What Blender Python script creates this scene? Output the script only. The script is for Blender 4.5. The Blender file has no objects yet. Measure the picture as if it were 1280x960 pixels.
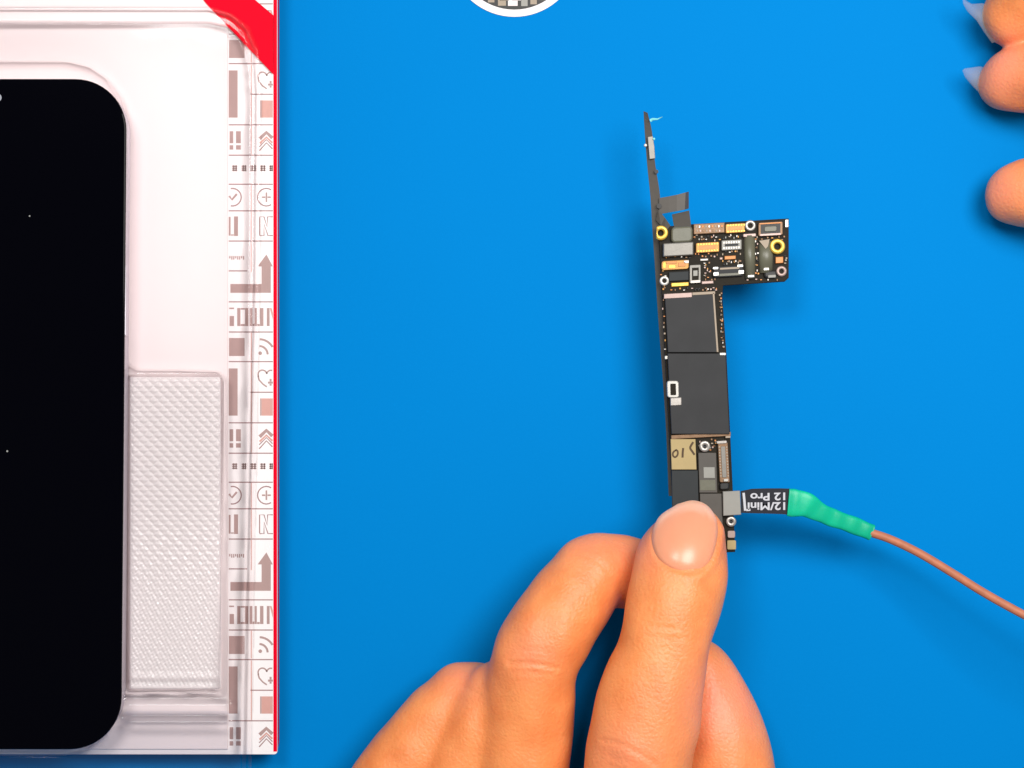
import bpy, math, random
import numpy as np
from mathutils import Vector
random.seed(7); np.random.seed(7)
S = 0.001                                  # the scene is laid out in millimetres
H, F = 450.0, 2475.0                       # camera height above the mat (mm), focal length (photo pixels)
sc = bpy.context.scene
C = sc.collection

# ------------------------------------------------------------------ camera, world, lamps, exposure
cam_d = bpy.data.cameras.new('camera'); cam = bpy.data.objects.new('camera', cam_d); C.objects.link(cam)
cam.location = (0, 0, H * S); cam.rotation_euler = (0, 0, 0)
cam_d.sensor_fit = 'HORIZONTAL'; cam_d.sensor_width = 36.0; cam_d.lens = 36.0 * F / 1280.0
cam_d.clip_start = 0.01; cam_d.clip_end = 20.0
sc.camera = cam
w = bpy.data.worlds.new('World'); sc.world = w; w.use_nodes = True
bg = w.node_tree.nodes['Background']; bg.inputs[0].default_value = (0.93, 0.96, 1.0, 1); bg.inputs[1].default_value = 0.25

def area(name, loc, target, size, power, col, size_y=None):
    d = bpy.data.lights.new(name, 'AREA'); d.energy = power; d.color = col
    d.shape = 'RECTANGLE' if size_y else 'DISK'; d.size = size
    if size_y: d.size_y = size_y
    o = bpy.data.objects.new(name, d); C.objects.link(o)
    o.location = Vector(loc) * S
    o.rotation_euler = (Vector(target) - Vector(loc)).to_track_quat('-Z', 'Y').to_euler()
    return o
area('bench_lamp', (165, 135, 425), (10, 10, 0), 0.24, 2.0, (1.0, 0.985, 0.96))
area('ceiling_lamp', (-200, 350, 800), (-40, 0, 0), 0.26, 2.6, (1.0, 0.98, 0.96))
sc.view_settings.view_transform = 'Standard'; sc.view_settings.look = 'None'
sc.view_settings.exposure = 0.0; sc.view_settings.gamma = 1.0
sc.cycles.use_denoising = True
sc.cycles.max_bounces = 12; sc.cycles.transparent_max_bounces = 24

# ------------------------------------------------------------------ helpers
def P(px, py, z):
    """photo pixel -> millimetres on the horizontal plane at height z"""
    k = (H - z) / F
    return np.array([(px - 640.0) * k, -(py - 480.0) * k, z])
def proj(v):
    k = F / (H - v[:, 2])
    return np.stack([640 + v[:, 0] * k, 480 - v[:, 1] * k], 1)
WL = {}
def link(o, parent, wl):
    C.objects.link(o)
    WL[o.name] = np.array(wl, float)
    base = WL[parent.name] if parent else np.zeros(3)
    if parent: o.parent = parent
    o.location = tuple((WL[o.name] - base) * S)
def mesh(name, verts, faces, mat, parent=None, smooth=False, origin=None, mats=None, midx=None):
    v = np.asarray(verts, float)
    if origin is None:
        origin = np.array([(v[:, 0].min() + v[:, 0].max()) / 2, (v[:, 1].min() + v[:, 1].max()) / 2, v[:, 2].min()])
    m = bpy.data.meshes.new(name)
    m.from_pydata(((v - origin) * S).tolist(), [], faces if isinstance(faces, list) else faces.tolist())
    for mm in (mats or [mat]): m.materials.append(mm)
    if midx is not None: m.polygons.foreach_set('material_index', midx)
    m.validate(); m.update()
    if smooth: m.polygons.foreach_set('use_smooth', [True] * len(m.polygons))
    o = bpy.data.objects.new(name, m); link(o, parent, origin)
    return o
def thing(name, label, cat, base, group=None):
    o = bpy.data.objects.new(name, None); o.empty_display_size = 0.005
    link(o, None, base); o['label'] = label; o['category'] = cat
    if group: o['group'] = group
    return o
def tag(o, label, cat, group=None):
    o['label'] = label; o['category'] = cat
    if group: o['group'] = group
    return o
def area2(p):
    p = np.asarray(p, float); x, y = p[:, 0], p[:, 1]
    return 0.5 * np.sum(x * np.roll(y, -1) - np.roll(x, -1) * y)
def inset(p, d):
    """offset a counter-clockwise polygon inward by d"""
    p = np.asarray(p, float); n = len(p); out = []
    for i in range(n):
        a, b, c = p[i - 1], p[i], p[(i + 1) % n]
        e1 = (b - a) / (np.linalg.norm(b - a) + 1e-9); e2 = (c - b) / (np.linalg.norm(c - b) + 1e-9)
        n1 = np.array([-e1[1], e1[0]]); n2 = np.array([-e2[1], e2[0]])
        m = n1 + n2; m = m / (np.dot(m, m) + 1e-6) * 2
        if np.linalg.norm(m) > 2.5: m = m / np.linalg.norm(m) * 2.5
        out.append(b + m * d)
    return np.array(out)
def prism_mm(name, poly, z0, z1, mat, parent=None, ch=0.0, smooth=False):
    p = np.asarray(poly, float)
    if area2(p) < 0: p = p[::-1]
    n = len(p); rings = [(p, z0)]
    if ch > 0:
        rings += [(p, z1 - ch), (inset(p, ch * 0.35), z1 - ch * 0.3), (inset(p, ch), z1)]
    else: rings += [(p, z1)]
    V = np.concatenate([np.c_[r, np.full(n, z)] for r, z in rings]); Fc = []
    for k in range(len(rings) - 1):
        for i in range(n):
            j = (i + 1) % n
            Fc.append([k * n + i, k * n + j, (k + 1) * n + j, (k + 1) * n + i])
    Fc.append([(len(rings) - 1) * n + i for i in range(n)]); Fc.append(list(range(n))[::-1])
    return mesh(name, V, Fc, mat, parent, smooth)
def pp(pts, z): return [P(x, y, z)[:2] for x, y in pts]
def prism(name, pts, z0, z1, mat, parent=None, ch=0.0):
    return prism_mm(name, pp(pts, z1), z0, z1, mat, parent, ch)
def rect(x0, y0, x1, y1): return [(x0, y0), (x1, y0), (x1, y1), (x0, y1)]
def rrect(x0, y0, x1, y1, r, n=5):
    out = []
    for cx, cy, a0 in ((x1 - r, y0 + r, -90), (x1 - r, y1 - r, 0), (x0 + r, y1 - r, 90), (x0 + r, y0 + r, 180)):
        for i in range(n + 1):
            a = math.radians(a0 + 90 * i / n); out.append((cx + r * math.cos(a), cy + r * math.sin(a)))
    return out
def skew(pts, s, yc): return [(x + s * (y - yc), y) for x, y in pts]
def circ(cx, cy, r, n=24): return [(cx + r * math.cos(2 * math.pi * i / n), cy + r * math.sin(2 * math.pi * i / n)) for i in range(n)]
def ring(name, c, R, r, z0, z1, mat, parent, n=28, ch=0.12, clipx=None):
    """annulus with a chamfered top, radii in photo pixels"""
    prof = [(R, z0), (R, z1 - ch), (R * 0.94, z1), (r * 1.1, z1), (r, z1 - ch), (r, z0)]
    V, Fc = [], []
    for i in range(n):
        a = 2 * math.pi * i / n
        for rr, z in prof:
            x = c[0] + rr * math.cos(a)
            if clipx is not None: x = max(x, clipx)
            V.append(P(x, c[1] + rr * math.sin(a), z1)[:2].tolist() + [z])
    m = len(prof)
    for i in range(n):
        j = (i + 1) % n
        for k in range(m - 1): Fc.append([i * m + k, j * m + k, j * m + k + 1, i * m + k + 1][::-1])
    return mesh(name, V, Fc, mat, parent, True)
def stroke(name, pts, wd, z, mat, parent, th=0.03):
    """flat painted line of width wd (pixels)"""
    p = np.asarray(pts, float); d = np.gradient(p, axis=0); d /= np.linalg.norm(d, axis=1)[:, None] + 1e-9
    nn = np.c_[-d[:, 1], d[:, 0]] * wd / 2
    return prism_strip(name, p + nn, p - nn, z, th, mat, parent)
def prism_strip(name, A, B, z, th, mat, parent):
    n = len(A); V = [P(x, y, z) for x, y in A] + [P(x, y, z) for x, y in B]
    V += [v - np.array([0, 0, th]) for v in V]
    Fc = []
    for i in range(n - 1):
        Fc.append([i, i + 1, n + i + 1, n + i])
        Fc.append([i, 2 * n + i, 2 * n + i + 1, i + 1]); Fc.append([n + i, n + i + 1, 3 * n + i + 1, 3 * n + i])
    Fc.append([0, n, 3 * n, 2 * n]); Fc.append([n - 1, 3 * n - 1, 4 * n - 1, 2 * n - 1])
    V = np.array(V); o = mesh(name, V, Fc, mat, parent)
    import bmesh
    bm = bmesh.new(); bm.from_mesh(o.data); bmesh.ops.recalc_face_normals(bm, faces=bm.faces); bm.to_mesh(o.data); bm.free()
    return o
def cr(pts, n=10):
    """Catmull-Rom through the rows of pts"""
    p = np.asarray(pts, float); p = np.vstack([2 * p[0] - p[1], p, 2 * p[-1] - p[-2]]); out = []
    for i in range(1, len(p) - 2):
        for k in range(n):
            t = k / n
            out.append(0.5 * ((2 * p[i]) + (-p[i - 1] + p[i + 1]) * t + (2 * p[i - 1] - 5 * p[i] + 4 * p[i + 1] - p[i + 2]) * t * t
                              + (-p[i - 1] + 3 * p[i] - 3 * p[i + 1] + p[i + 2]) * t ** 3))
    out.append(p[-2]); return np.array(out)
def tube(name, path, rx, rz, mat, parent=None, n=12, power=2.0):
    """sweep of a (super)elliptic section along a mm path; rx across, rz upright"""
    p = np.asarray(path, float); m = len(p)
    rx = np.broadcast_to(np.asarray(rx, float), (m,)); rz = np.broadcast_to(np.asarray(rz, float), (m,))
    d = np.gradient(p, axis=0); d /= np.linalg.norm(d, axis=1)[:, None]
    V, Fc = [], []
    for i in range(m):
        s = np.cross(d[i], [0, 0, 1.0]); s /= np.linalg.norm(s) + 1e-9; u = np.cross(s, d[i])
        for k in range(n):
            a = 2 * math.pi * k / n; ca, sa = math.cos(a), math.sin(a)
            ca = math.copysign(abs(ca) ** (2 / power), ca); sa = math.copysign(abs(sa) ** (2 / power), sa)
            V.append(p[i] + s * rx[i] * ca + u * rz[i] * sa)
    for i in range(m - 1):
        for k in range(n):
            j = (k + 1) % n; Fc.append([i * n + k, (i + 1) * n + k, (i + 1) * n + j, i * n + j][::-1])
    Fc.append(list(range(n))); Fc.append([(m - 1) * n + k for k in range(n)][::-1])
    return mesh(name, V, Fc, mat, parent, True)
def poly_sd(q, poly):
    """signed distance (negative inside) of points q to a polygon, same units"""
    q = np.asarray(q, float); poly = np.asarray(poly, float); n = len(poly)
    d = np.full(len(q), 1e9); ins = np.zeros(len(q), bool)
    for i in range(n):
        a, b = poly[i], poly[(i + 1) % n]; e = b - a; wv = q - a
        t = np.clip((wv @ e) / (e @ e + 1e-12), 0, 1); d = np.minimum(d, np.hypot(*(wv - t[:, None] * e).T))
        c = (a[1] <= q[:, 1]) != (b[1] <= q[:, 1])
        xi = a[0] + (q[:, 1] - a[1]) * e[0] / (e[1] if abs(e[1]) > 1e-12 else 1e-12)
        ins ^= c & (q[:, 0] < xi)
    return np.where(ins, -d, d)
def line_d(q, pts):
    q = np.asarray(q, float); d = np.full(len(q), 1e9)
    for a, b in zip(np.asarray(pts, float)[:-1], np.asarray(pts, float)[1:]):
        e = b - a; wv = q - a; t = np.clip((wv @ e) / (e @ e), 0, 1)
        d = np.minimum(d, np.hypot(*(wv - t[:, None] * e).T))
    return d
def sstep(x): x = np.clip(x, 0, 1); return x * x * (3 - 2 * x)
_fc = {}
def text_flat(name, s, quad, z, mat, parent):
    """text fitted into the pixel quad (lower-left, lower-right, upper-left) seen by the reader"""
    cu = bpy.data.curves.new('text', 'FONT'); cu.body = s; cu.offset = 0.025
    o = bpy.data.objects.new('text', cu); C.objects.link(o)
    dg = bpy.context.evaluated_depsgraph_get(); m = bpy.data.meshes.new_from_object(o.evaluated_get(dg))
    v = np.array([tuple(x.co)[:2] for x in m.vertices]); f = [list(p.vertices) for p in m.polygons]
    bpy.data.objects.remove(o); bpy.data.curves.remove(cu); bpy.data.meshes.remove(m)
    v = (v - v.min(0)) / (v.max(0) - v.min(0))
    a, b, c = (np.array(q, float) for q in quad)
    px = a + v[:, :1] * (b - a) + v[:, 1:] * (c - a)
    V = [P(x, y, z) for x, y in px]
    return mesh(name, V, f, mat, parent)

# ------------------------------------------------------------------ materials
def mat(name, col, rough=0.5, metal=0.0, spec=0.5, var=0.08, vscale=300.0, bump=0.0, bscale=800.0, rvar=0.0, col2=None, coat=0.0):
    m = bpy.data.materials.new(name); m.use_nodes = True; nt = m.node_tree; b = nt.nodes['Principled BSDF']
    b.inputs['Roughness'].default_value = rough; b.inputs['Metallic'].default_value = metal
    b.inputs['Specular IOR Level'].default_value = spec; b.inputs['Coat Weight'].default_value = coat
    tc = nt.nodes.new('ShaderNodeTexCoord'); ns = nt.nodes.new('ShaderNodeTexNoise')
    ns.inputs['Scale'].default_value = vscale; ns.inputs['Detail'].default_value = 4
    nt.links.new(tc.outputs['Object'], ns.inputs['Vector'])
    mx = nt.nodes.new('ShaderNodeMix'); mx.data_type = 'RGBA'
    c2 = col2 or tuple(max(0, c * (1 - 2 * var)) for c in col)
    mx.inputs[6].default_value = (*col, 1); mx.inputs[7].default_value = (*c2, 1)
    nt.links.new(ns.outputs['Fac'], mx.inputs[0]); nt.links.new(mx.outputs[2], b.inputs['Base Color'])
    if rvar:
        mr = nt.nodes.new('ShaderNodeMapRange'); mr.inputs[3].default_value = rough - rvar; mr.inputs[4].default_value = rough + rvar
        nt.links.new(ns.outputs['Fac'], mr.inputs[0]); nt.links.new(mr.outputs[0], b.inputs['Roughness'])
    if bump:
        n2 = nt.nodes.new('ShaderNodeTexNoise'); n2.inputs['Scale'].default_value = bscale; n2.inputs['Detail'].default_value = 3
        nt.links.new(tc.outputs['Object'], n2.inputs['Vector'])
        bp = nt.nodes.new('ShaderNodeBump'); bp.inputs['Strength'].default_value = bump; bp.inputs['Distance'].default_value = 0.0002
        nt.links.new(n2.outputs['Fac'], bp.inputs['Height']); nt.links.new(bp.outputs['Normal'], b.inputs['Normal'])
    return m
def clear(name, tint, diffuse=0.0, rough=0.06, ior=1.5):
    m = bpy.data.materials.new(name); m.use_nodes = True; nt = m.node_tree; nt.nodes.remove(nt.nodes['Principled BSDF'])
    out = nt.nodes['Material Output']
    tr = nt.nodes.new('ShaderNodeBsdfTransparent'); tr.inputs[0].default_value = (*tint, 1)
    gl = nt.nodes.new('ShaderNodeBsdfGlossy'); gl.inputs['Roughness'].default_value = rough; gl.inputs[0].default_value = (1, 1, 1, 1)
    fr = nt.nodes.new('ShaderNodeFresnel'); fr.inputs[0].default_value = ior
    tc = nt.nodes.new('ShaderNodeTexCoord'); ns = nt.nodes.new('ShaderNodeTexNoise'); ns.inputs['Scale'].default_value = 60
    nt.links.new(tc.outputs['Object'], ns.inputs['Vector'])
    bp = nt.nodes.new('ShaderNodeBump'); bp.inputs['Strength'].default_value = 0.15; bp.inputs['Distance'].default_value = 0.0005
    nt.links.new(ns.outputs['Fac'], bp.inputs['Height'])
    for x in (gl.inputs['Normal'], fr.inputs['Normal']): nt.links.new(bp.outputs['Normal'], x)
    mx = nt.nodes.new('ShaderNodeMixShader'); nt.links.new(fr.outputs[0], mx.inputs[0])
    base = tr
    if diffuse:
        df = nt.nodes.new('ShaderNodeBsdfDiffuse'); df.inputs[0].default_value = (0.95, 0.89, 0.89, 1)
        m2 = nt.nodes.new('ShaderNodeMixShader'); m2.inputs[0].default_value = diffuse
        nt.links.new(tr.outputs[0], m2.inputs[1]); nt.links.new(df.outputs[0], m2.inputs[2]); base = m2
    nt.links.new(base.outputs[0], mx.inputs[1]); nt.links.new(gl.outputs[0], mx.inputs[2]); nt.links.new(mx.outputs[0], out.inputs[0])
    return m
def skin_mat(name):
    m = bpy.data.materials.new(name); m.use_nodes = True; nt = m.node_tree; b = nt.nodes['Principled BSDF']
    tc = nt.nodes.new('ShaderNodeTexCoord')
    at = nt.nodes.new('ShaderNodeAttribute'); at.attribute_name = 'flush'
    ns = nt.nodes.new('ShaderNodeTexNoise'); ns.inputs['Scale'].default_value = 130; ns.inputs['Detail'].default_value = 8; ns.inputs['Roughness'].default_value = 0.62
    nt.links.new(tc.outputs['Object'], ns.inputs['Vector'])
    mx = nt.nodes.new('ShaderNodeMix'); mx.data_type = 'RGBA'
    mx.inputs[6].default_value = (0.95, 0.335, 0.108, 1); mx.inputs[7].default_value = (0.85, 0.25, 0.07, 1)
    rm = nt.nodes.new('ShaderNodeMapRange'); rm.inputs[1].default_value = 0.32; rm.inputs[2].default_value = 0.68
    nt.links.new(ns.outputs['Fac'], rm.inputs[0]); nt.links.new(rm.outputs[0], mx.inputs[0])
    m2 = nt.nodes.new('ShaderNodeMix'); m2.data_type = 'RGBA'; m2.inputs[7].default_value = (0.94, 0.30, 0.165, 1)
    nt.links.new(at.outputs['Fac'], m2.inputs[0]); nt.links.new(mx.outputs[2], m2.inputs[6]); nt.links.new(m2.outputs[2], b.inputs['Base Color'])
    b.inputs['Roughness'].default_value = 0.43; b.inputs['Specular IOR Level'].default_value = 0.42
    b.inputs['Subsurface Weight'].default_value = 0.35; b.inputs['Subsurface Radius'].default_value = (1, 0.35, 0.2)
    b.inputs['Subsurface Scale'].default_value = 0.0016
    n2 = nt.nodes.new('ShaderNodeTexNoise'); n2.inputs['Scale'].default_value = 1100; n2.inputs['Detail'].default_value = 4
    vo = nt.nodes.new('ShaderNodeTexVoronoi'); vo.feature = 'DISTANCE_TO_EDGE'; vo.inputs['Scale'].default_value = 1000
    for n in (n2, vo): nt.links.new(tc.outputs['Object'], n.inputs['Vector'])
    ad = nt.nodes.new('ShaderNodeMath'); ad.operation = 'ADD'
    nt.links.new(n2.outputs['Fac'], ad.inputs[0]); nt.links.new(vo.outputs['Distance'], ad.inputs[1])
    bp = nt.nodes.new('ShaderNodeBump'); bp.inputs['Strength'].default_value = 0.5; bp.inputs['Distance'].default_value = 0.00022
    nt.links.new(ad.outputs[0], bp.inputs['Height']); nt.links.new(bp.outputs['Normal'], b.inputs['Normal'])
    return m
M = dict(
    mat_blue=mat('blue_silicone', (0.0, 0.222, 0.625), 0.6, spec=0.02, var=0.045, vscale=9, bump=0.12, bscale=1300),
    white=mat('white_card', (0.90, 0.80, 0.795), 0.55, spec=0.3, var=0.01, vscale=40, bump=0.03),
    white2=mat('white_coated_board', (0.90, 0.85, 0.845), 0.45, spec=0.4, var=0.01, vscale=40),
    red=mat('red_print', (0.80, 0.0, 0.018), 0.5, spec=0.05, var=0.03, vscale=60),
    taupe=mat('taupe_print', (0.44, 0.29, 0.27), 0.55, var=0.05, vscale=400),
    pinkp=mat('salmon_print', (0.68, 0.36, 0.31), 0.55, var=0.06, vscale=400),
    linep=mat('line_print', (0.36, 0.21, 0.205), 0.55, var=0.05, vscale=400),
    clear=clear('clear_plastic', (0.985, 0.965, 0.97)),
    frost=clear('textured_clear_plastic', (0.99, 0.98, 0.985), 0.5, 0.14),
    screen=mat('black_glass', (0.0005, 0.0005, 0.002), 0.08, spec=0.06, var=0.0, coat=0.0),
    pframe=mat('silver_steel', (0.62, 0.58, 0.64), 0.35, metal=0.5, var=0.05),
    lens=mat('lens_glint', (0.75, 0.78, 0.85), 0.1, metal=0.6, var=0.1),  # glint on the front camera put into the lens as pale base colour
    dust=mat('dust', (0.4, 0.4, 0.38), 0.9),
    pcb=mat('black_solder_mask', (0.014, 0.012, 0.008), 0.55, spec=0.12, var=0.15, vscale=900, bump=0.15, bscale=2500, col2=(0.022, 0.016, 0.009)),
    flex=mat('dark_flex', (0.095, 0.083, 0.07), 0.5, spec=0.4, var=0.12, vscale=500),
    olive=mat('olive_flex', (0.15, 0.145, 0.10), 0.38, spec=0.5, var=0.12, vscale=500, bump=0.1),
    shield=mat('nickel_shield', (0.24, 0.225, 0.20), 0.42, metal=0.55, var=0.12, vscale=600, bump=0.06),
    gplate=mat('grey_plate', (0.30, 0.29, 0.26), 0.5, metal=0.2, var=0.06, vscale=700),
    chip=mat('graphite_chip', (0.038, 0.038, 0.040), 0.6, spec=0.3, var=0.22, vscale=160, bump=0.05, bscale=3000),
    chip2=mat('slate_chip', (0.030, 0.034, 0.036), 0.6, spec=0.3, var=0.10, vscale=700),
    gold=mat('gold', (0.86, 0.53, 0.09), 0.34, metal=0.55, var=0.12, vscale=900, bump=0.1),
    amber=mat('amber_connector', (0.62, 0.30, 0.07), 0.42, metal=0.3, var=0.2, vscale=1100, bump=0.15),
    copper=mat('copper_pad', (0.55, 0.22, 0.07), 0.42, metal=0.4, var=0.2, vscale=1000),
    bronze=mat('bronze_connector', (0.30, 0.17, 0.09), 0.45, metal=0.4, var=0.25, vscale=1200, bump=0.2),
    silver=mat('tinned_metal', (0.50, 0.46, 0.42), 0.35, metal=0.6, var=0.15, vscale=1000, bump=0.1),
    solder=mat('bright_solder', (0.66, 0.63, 0.57), 0.28, metal=0.5, var=0.08),
    rosy=mat('rosy_tin', (0.46, 0.33, 0.29), 0.4, metal=0.4, var=0.15, vscale=1000),
    beige=mat('beige_ceramic', (0.42, 0.33, 0.24), 0.55, var=0.1, vscale=900),
    ltape=mat('masking_tape', (0.50, 0.38, 0.185), 0.7, spec=0.2, var=0.08, vscale=300, bump=0.15),
    ink=mat('brown_ink', (0.09, 0.05, 0.02), 0.7, var=0.1),
    bflex=mat('black_flex', (0.006, 0.006, 0.014), 0.5, spec=0.3, var=0.1),
    wprint=mat('white_silkscreen', (0.62, 0.62, 0.66), 0.6, var=0.1, vscale=1500),
    green=mat('green_sleeve', (0.0, 0.60, 0.33), 0.4, spec=0.4, var=0.22, vscale=140, bump=0.7, bscale=260),
    wire=mat('salmon_wire', (0.64, 0.225, 0.12), 0.5, spec=0.3, var=0.22, vscale=420, bump=0.5, bscale=700),
    teal=mat('teal_lead', (0.25, 0.80, 0.80), 0.4, var=0.05),
    nail=mat('fingernail', (0.95, 0.365, 0.205), 0.30, spec=0.55, var=0.05, vscale=120, bump=0.03, bscale=500),
    ntip=clear('pale_nail_tip', (0.84, 0.88, 0.9), 0.13, 0.5, 1.1),
    pblack=mat('black_print', (0.015, 0.013, 0.012), 0.5, var=0.1),
    skin=skin_mat('skin'),
)
# green sleeve and nail let a little light through
for k, sw, r in (('green', 0.25, (0.2, 1, 0.5)), ('nail', 0.4, (1, 0.4, 0.3))):
    b = M[k].node_tree.nodes['Principled BSDF']; b.inputs['Subsurface Weight'].default_value = sw
    b.inputs['Subsurface Radius'].default_value = r; b.inputs['Subsurface Scale'].default_value = 0.0012

# ------------------------------------------------------------------ the mat
g = mesh('work_mat', [(-700, -600, 0), (700, -600, 0), (700, 600, 0), (-700, 600, 0)], [[0, 1, 2, 3]], M['mat_blue'], origin=np.zeros(3))
g['kind'] = 'structure'

# ------------------------------------------------------------------ round sticker printed with rows of chips
st = thing('round_sticker', 'round white rimmed sticker printed with rows of small chips, on the blue mat', 'sticker', P(643, -61, 0))
prism('disc', circ(643, -61, 82, 72), 0.02, 0.25, M['white2'], st, 0.05)
prism('picture', circ(643, -61, 73, 64), 0.2, 0.29, M['pblack'], st)
for j, yy in enumerate(range(-122, 20, 21)):
    xs = 585.0
    while xs < 700:
        wd = random.choice((8, 10, 12)); y0 = yy + random.uniform(-2, 2)
        if j == 6: y0 = -9
        y1 = y0 + random.uniform(14, 19)
        lim = 72
        cs = [(xs, y0), (xs + wd, y0), (xs, y1), (xs + wd, y1)]
        yb = min(y1, -61 + math.sqrt(max(0, lim ** 2 - max(abs(xs - 643), abs(xs + wd - 643)) ** 2)))
        yt = max(y0, -61 - math.sqrt(max(0, lim ** 2 - max(abs(xs - 643), abs(xs + wd - 643)) ** 2)))
        if yb - yt > 4:
            prism('printed_chip', rect(xs, yt, xs + wd, yb), 0.28, 0.32, random.choice((M['gplate'], M['beige'], M['silver'], M['white'])), st)
        xs += wd + random.choice((2.5, 3.5, 4.5))

# ------------------------------------------------------------------ packaging box with its printed strip
ZB = 8.3
bx = thing('packaging_box', 'flat white packaging box with red edge and a strip of grey printed icons', 'box', P(0, 480, 0))
bp_ = rrect(-470, -75, 346.6, 943, 4, 5)
outer = np.array(pp(bp_, ZB))
prism_mm('lid', outer, ZB - 1.0, ZB, M['white2'], bx, 0.06)
ccw = outer[::-1] if area2(outer) < 0 else outer
o_ = prism_mm('side_wall', inset(ccw, 0.02), 0.02, ZB - 0.9, M['red'], bx)
for v in o_.data.vertices:                     # the side draws in a little towards the base
    if v.co.z * 1000 < 1: v.co.x *= 0.9925; v.co.y *= 0.994
prism('edge_stripe', rect(341.7, -70, 346.3, 939.5), ZB - 0.05, ZB + 0.025, M['red'], bx)
zp = ZB + 0.02
strip = prism('printed_strip', rect(284, -70, 341.5, 939), ZB - 0.2, zp, M['white2'], bx)
zi = zp + 0.03
def icon(pts, m='taupe', name='icon'): return prism(name, pts, zp - 0.01, zi, M[m], strip)
def istroke(pts, wd=1.5, m='linep', name='icon'): return stroke(name, pts, wd, zi, M[m], strip, 0.04)
def arc(cx, cy, r, a0, a1, n=16, lo=286, hi=341):
    out = [(cx + r * math.cos(math.radians(a0 + (a1 - a0) * i / n)), cy + r * math.sin(math.radians(a0 + (a1 - a0) * i / n))) for i in range(n + 1)]
    return [q for q in out if lo <= q[0] <= hi]
def glyph(x0, y0, x1, y1):
    """a cluster of printed strokes too small to read"""
    for k in range(3):
        y = y0 + (y1 - y0) * (k + 0.2) / 3; icon(rect(x0, y, x1, y + 1.6), name='printed_mark')
    for k in range(2):
        x = x0 + (x1 - x0) * (0.22 + 0.45 * k); icon([(a, b) for a, b in rect(x, y0, x + 1.5, y1)], name='printed_mark')
for u in (-372.5, 0.0, 372.5, 745.0):
    def ok(y): return -66 < y + u < 936
    def R_(x0, y0, x1, y1, m='taupe', name='icon'):
        if ok(y0) and ok(y1): icon(rect(x0, y0 + u, x1, y1 + u), m, name)
    def L_(pts, wd=1.5, m='linep'):
        if all(ok(y) for _, y in pts) and len(pts) > 1: istroke([(x, y + u) for x, y in pts], wd, m)
    for y, x0, x1 in ((79.5, 286, 341), (156, 286, 341), (194, 286, 341), (230.3, 286, 341), (263.5, 286, 341), (301.3, 286, 341),
                      (338.6, 286, 309), (377.3, 286, 341), (415, 286, 341), (117.8, 313, 341)):
        R_(x0, y - 0.7, x1, y + 0.7, 'linep', 'printed_line')
    R_(313.6, 80.6, 314.7, 155, 'pinkp', 'printed_line'); R_(313.6, 157, 314.7, 193, 'pinkp', 'printed_line')
    R_(313.6, 231.3, 314.7, 262.6, 'pinkp', 'printed_line'); R_(313.6, 264.5, 314.7, 300.2, 'pinkp', 'printed_line')
    R_(313.6, 302.4, 314.7, 340, 'pinkp', 'printed_line'); R_(313.6, 416, 314.7, 450.5, 'pinkp', 'printed_line')
    R_(286, 88, 297, 147)
    for a, b in ((287, 291.5), (295, 301)):
        R_(a, 164, b, 179); R_(a, 181.5, b, 187)
    if ok(206) and ok(214):
        for a, b in ((290, 296.5), (302, 308), (312.6, 320.5), (325, 332), (336.5, 341)): glyph(a, 206.5 + u, b, 214 + u)
    L_(arc(290.5, 246.5, 11, -115, 115)); L_([(286.5, 245), (290, 249.5), (296, 242.5)], 2.6, 'taupe')
    L_(arc(333, 246.5, 11, 40, 320))
    for q in (0, 1):
        R_(*((332, 240.5, 334, 252.5) if q else (327.5, 245.5, 331.6, 247.5)), 'taupe')
    R_(334.4, 245.5, 338.5, 247.5, 'taupe')
    R_(286, 271, 288.2, 294.5); R_(292.5, 270.5, 297.5, 295); R_(288.6, 293, 292.2, 294.5)
    L_([(324.5, 294), (324.5, 271), (330, 271), (334, 284), (334.5, 271), (341, 271)], 1.4)
    L_([(324.5, 294.5), (330, 294.5), (330, 280), (335, 294.5), (341, 294.5)], 1.4)
    for k in range(8):
        if ok(320) and ok(325): icon(rect(286.5 + k * 2.45, 320 + u, 288 + k * 2.45, (324.5 if k % 3 else 323) + u), name='printed_mark')
    if ok(318) and ok(366): icon([(288, 355 + u), (327, 355 + u), (327, 333 + u), (322, 333 + u), (333, 318 + u), (341, 333 + u), (338.5, 333 + u), (338.5, 366 + u), (288, 366 + u)])
    R_(286.5, 384.5, 292.5, 386.3); R_(287, 395, 292.5, 407.5); R_(296.5, 385, 300.5, 407.5); R_(300.8, 385, 306, 387); R_(300.8, 405, 306, 407.5)
    R_(306.3, 385, 310.5, 407.5); R_(312, 385, 315.5, 407.5); R_(315.8, 404.5, 318, 407.5); R_(318.3, 385, 321, 407.5); R_(325, 385, 329.3, 407.5); R_(321.4, 405, 324.6, 407.5)
    R_(333.5, 385, 337, 407.5)
    if ok(385) and ok(407): icon([(337.2, 385 + u), (339.4, 385 + u), (341.2, 391 + u), (341.2, 400 + u)], 'pinkp')
    R_(286.3, 422.5, 305.7, 445)
    if ok(422) and ok(446):
        icon(circ(325.3, 441.5 + u, 2.3, 12)); L_(arc(324, 443, 10.5, -88, 0), 2.6, 'taupe'); L_(arc(324, 443, 19, -88, -25), 2.6, 'taupe')
    hy = 90.5
    L_(arc(328, hy + 5, 5.4, 150, 350, 12) + arc(338.6, hy + 5, 5.2, 190, 300, 10), 1.8, 'taupe')
    L_([(322.6, hy + 7), (324, hy + 12), (328.5, hy + 17), (333.5, hy + 20.5)], 1.8, 'taupe')
    R_(335, hy + 14, 341, hy + 16.5); R_(337, hy + 10.5, 339.5, hy + 13.8); R_(337, hy + 16.8, 339.5, hy + 19)
    R_(327, 125.5, 341, 147, 'pinkp'); R_(325.2, 125.5, 326.8, 147)
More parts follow.
